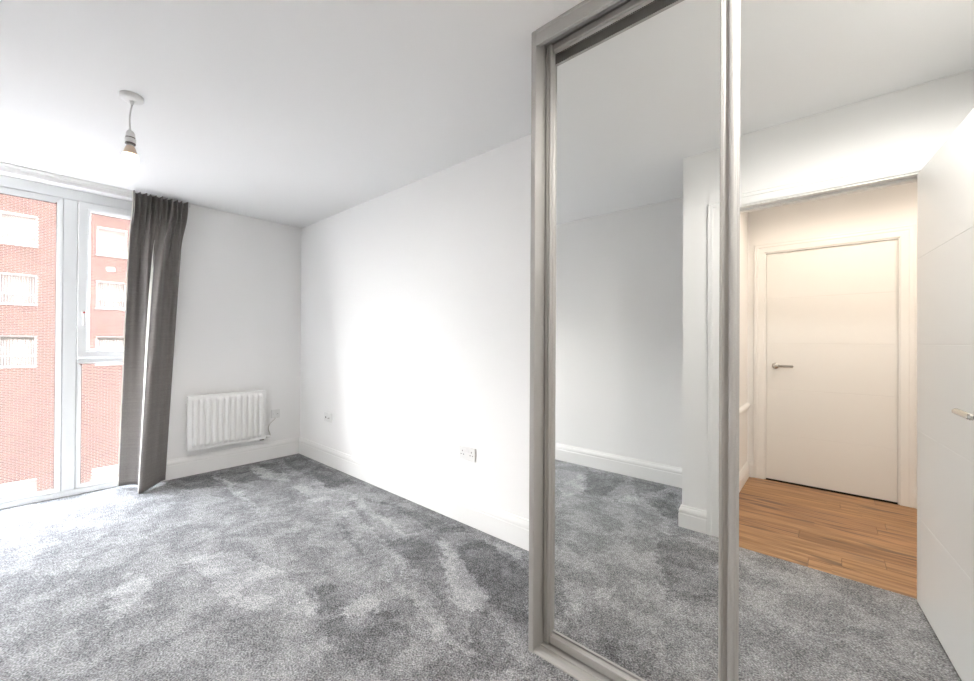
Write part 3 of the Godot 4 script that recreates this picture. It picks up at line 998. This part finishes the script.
# ---------------------------------------------------------------- pendant lamp
func pendant() -> void:
	var at := Vector3(0.318, H, -2.615)
	var root := base("pendant_lamp", at)
	tag(root, "bare lit bulb on a short white cord from the ceiling", "pendant lamp")
	var st := begin(true)
	lathe(st, [Vector2(0.010, -0.027), Vector2(0.028, -0.026), Vector2(0.039, -0.023), Vector2(0.0445, -0.018), Vector2(0.046, -0.012), Vector2(0.046, 0.0)], Vector3.ZERO, 40)
	lathe(st, [Vector2(0.0, -0.046), Vector2(0.006, -0.044), Vector2(0.010, -0.027)], Vector3.ZERO, 24)
	build(st, "ceiling_rose", mats.plastic, root)
	st = begin(true)
	var pts := []
	for k in 13:
		var t := k / 12.0
		pts.append(Vector3(-0.004 * sin(t * PI * 0.5) - 0.004 * sin(t * PI), lerpf(-0.044, -0.176, t), 0.0))
	tube(st, pts, 0.0035, 10)
	build(st, "cord", mats.plastic, root)
	var o := Vector3(-0.004, 0, 0)
	st = begin(true)
	lathe(st, [Vector2(0.005, -0.172), Vector2(0.011, -0.176), Vector2(0.0165, -0.186), Vector2(0.019, -0.200), Vector2(0.0195, -0.208)], o)
	lathe(st, [Vector2(0.0195, -0.213), Vector2(0.022, -0.215), Vector2(0.022, -0.233), Vector2(0.020, -0.236)], o)
	build(st, "lamp_holder", mats.plastic, root)
	st = begin(true)
	lathe(st, [Vector2(0.0185, -0.207), Vector2(0.0185, -0.214)], o)
	build(st, "shade_ring", mats.band, root)
	st = begin(true)
	lathe(st, [Vector2(0.0195, -0.235), Vector2(0.0205, -0.237), Vector2(0.0205, -0.242), Vector2(0.013, -0.243)], o)
	build(st, "shade_ring", mats.band, root)
	st = begin(true)
	lathe(st, [Vector2(0.0135, -0.236), Vector2(0.0135, -0.252)], o)
	build(st, "bulb_cap", mats.chrome, root)
	st = begin(true)
	lathe(st, [Vector2(0.0136, -0.250), Vector2(0.017, -0.254), Vector2(0.0215, -0.266), Vector2(0.026, -0.281), Vector2(0.0292, -0.291)], o)
	build(st, "bulb_collar", mats.collar, root).set_meta("label", "cream plastic collar of the bulb")
	var glow := paint(1, 0.97, 0.92, 0.4)
	glow.emission_enabled = true
	glow.emission = Color(1.0, 0.93, 0.82)
	glow.emission_energy_multiplier = 3.0
	st = begin(true)
	lathe(st, [Vector2(0.0, -0.346), Vector2(0.012, -0.3445), Vector2(0.022, -0.339), Vector2(0.029, -0.330), Vector2(0.0325, -0.318), Vector2(0.0325, -0.306), Vector2(0.029, -0.292), Vector2(0.0, -0.290)], o)
	build(st, "bulb", glow, root)
	var l := SpotLight3D.new()                # an LED bulb: its opaque collar keeps the light below it
	l.name = "pendant_light"
	l.position = at + o + Vector3(0, -0.312, 0)
	l.rotation_degrees.x = -90
	l.spot_angle = 70
	l.spot_angle_attenuation = 1.0
	l.light_color = Color(1.0, 0.97, 0.93)
	l.light_energy = LAMP_ENERGY
	l.spot_range = 14
	l.spot_attenuation = 2
	l.light_size = 0.03
	l.shadow_enabled = true
	add_child(l)

# ---------------------------------------------------------------- across the street
func street() -> void:
	var k := -FZ / 26.0
	var ey := 1.1915
	var root := base("brick_building", Vector3(0, 0, FZ))
	tag(root, "red brick apartment block with white windows across the street", "building")
	var ground := -8.0
	var roof := 7.9  # roofline out of view, set low to let more sky in
	# openings: x0, x1, y0, y1, kind
	var holes := []
	var tops := [6.497, 3.960, 1.372]
	var lows := [5.21, 2.69, 0.04]
	for c in range(-4, 6):
		var x0 := (-0.905 + c * 2.885) * k
		var x1 := x0 + 1.04 * k
		for r in 3:
			holes.append([x0, x1, ey + (lows[r] - ey) * k, ey + (tops[r] - ey) * k, r])
		holes.append([x0 - 0.09, x1 + 0.06, ey + (-6.6 - ey) * k, ey + (-4.83 - ey) * k, 3])
	var xa := -14.0
	var xb := 18.0
	# mortar wall with real openings, cut into upright strips
	var xs := [xa, xb]
	for h in holes:
		for e in [h[0], h[1]]:
			if not xs.has(e):
				xs.append(e)
	xs.sort()
	var st := begin()
	for i in xs.size() - 1:
		var m: float = (xs[i] + xs[i + 1]) / 2
		var cuts := []
		for h in holes:
			if h[0] < m and m < h[1]:
				cuts.append([h[2], h[3]])
		cuts.sort_custom(func(p, q): return p[0] < q[0])
		var y := ground
		for c in cuts:
			bx(st, Vector3(xs[i], y, -0.3), Vector3(xs[i + 1], c[0], 0))
			y = c[1]
		bx(st, Vector3(xs[i], y, -0.3), Vector3(xs[i + 1], roof, 0))
	build(st, "wall", mats.mortar, root)
	box("back_wall", Vector3(xa, ground, -9), Vector3(xb, roof - 0.3, -2.4), mats.render_wall, root)
	box("parapet", Vector3(xa - 0.1, roof, -9), Vector3(xb + 0.1, roof + 0.12, 0.12), mats.concrete, root, 0.02)
	# bricks, every one standing proud of its joints
	var rng := RandomNumberGenerator.new()
	rng.seed = 9
	var places := []
	var bl := 0.225
	var bh := 0.075
	for row in int((roof - ground) / bh):
		var y := ground + row * bh + bh / 2
		var x := xa + (0.0 if row % 2 == 0 else -bl / 2) + bl / 2
		while x < xb:
			if x > -9.0 and x < 12.5:
				var l := x - 0.1075
				var e := x + 0.1075
				for h in holes:
					if y + 0.03 > h[2] and y - 0.03 < h[3] and e > h[0] and l < h[1]:
						if l < h[0]:
							e = h[0]
						elif e > h[1]:
							l = h[1]
						else:
							e = l
				if e - l > 0.03:
					places.append([Vector3((l + e) / 2, y, rng.randf_range(0.0, 0.003)), (e - l) / 0.215])
			x += bl
	var bm := BoxMesh.new()
	bm.size = Vector3(0.209, 0.059, 0.03)
	bm.material = mats.brick
	var mm_ := MultiMesh.new()
	mm_.transform_format = MultiMesh.TRANSFORM_3D
	mm_.use_colors = true
	mm_.mesh = bm
	mm_.instance_count = places.size()
	for i in places.size():
		mm_.set_instance_transform(i, Transform3D(Basis.from_scale(Vector3(places[i][1], 1, 1)), places[i][0]))
		var t := rng.randf_range(0.82, 1.18)
		mm_.set_instance_color(i, Color(0.142 * t, 0.090 * t * rng.randf_range(0.92, 1.08), 0.077 * t))
	var mi := MultiMeshInstance3D.new()
	mi.name = "bricks"
	mi.multimesh = mm_
	mi.set_meta("kind", "stuff")
	root.add_child(mi)
	for h in holes:
		if h[0] < -6.5 or h[1] > 11.0:
			continue
		var w := Node3D.new()
		w.name = "facade_window"
		root.add_child(w, true)
		facade_window(w, h)
	struct_(box("street_road", Vector3(-40, ground - 0.3, FZ), Vector3(40, ground, ZW - 0.5), mats.road), "unseen pale grey street that bounces daylight up into the room", "street")

func facade_window(w: Node3D, h: Array) -> void:
	var x0: float = h[0]
	var x1: float = h[1]
	var y0: float = h[2]
	var y1: float = h[3]
	var f := 0.055
	var z0 := -0.15
	var z1 := -0.08
	if h[4] == 3:
		box("shutter_panel", Vector3(x0, y0, -0.16), Vector3(x1, y1, -0.10), mats.blind, w, 0.004)
		box("lintel", Vector3(x0 - 0.02, y1 - 0.05, -0.12), Vector3(x1 + 0.02, y1, 0.01), mats.facade_frame, w, 0.004)
		return
	var st := begin()
	bx(st, Vector3(x0, y0, z0), Vector3(x0 + f, y1, z1))
	bx(st, Vector3(x1 - f, y0, z0), Vector3(x1, y1, z1))
	bx(st, Vector3(x0 + f, y0, z0), Vector3(x1 - f, y0 + f, z1))
	bx(st, Vector3(x0 + f, y1 - f, z0), Vector3(x1 - f, y1, z1))
	var ym := lerpf(y0, y1, 0.34)
	bx(st, Vector3(x0 + f, ym - 0.03, z0), Vector3(x1 - f, ym + 0.03, z1))
	build(st, "frame", mats.facade_frame, w)
	box("sill", Vector3(x0 - 0.03, y0 - 0.05, z0), Vector3(x1 + 0.03, y0, 0.05), mats.facade_frame, w, 0.006)
	box("pane", Vector3(x0 + f, y0 + f, -0.12), Vector3(x1 - f, ym - 0.03, -0.115), mats.glass, w)
	box("pane", Vector3(x0 + f, ym + 0.03, -0.12), Vector3(x1 - f, y1 - f, -0.115), mats.glass, w)
	if h[4] == 0:
		box("blind", Vector3(x0 + 0.01, y0 + 0.01, -0.20), Vector3(x1 - 0.01, y1 - 0.01, -0.19), mats.blind, w)
	else:
		# pleated net curtain hung inside
		st = begin()
		var pts := []
		var n := 26
		for i in n + 1:
			pts.append(Vector3(lerpf(x0 + 0.01, x1 - 0.01, float(i) / n), 0, -0.21 + 0.018 * (1.0 if i % 2 == 0 else -1.0)))
		for i in n:
			var a: Vector3 = pts[i]
			var b: Vector3 = pts[i + 1]
			var top := y1 - (0.02 if h[4] == 1 else 0.20)
			quad(st, a + Vector3(0, y0 + 0.01, 0), b + Vector3(0, y0 + 0.01, 0), b + Vector3(0, top, 0), a + Vector3(0, top, 0), Vector3.BACK)
			quad(st, a + Vector3(0, y0 + 0.01, -0.004), b + Vector3(0, y0 + 0.01, -0.004), b + Vector3(0, top, -0.004), a + Vector3(0, top, -0.004), Vector3.FORWARD)
		build(st, "net_curtain", mats.blind, w)
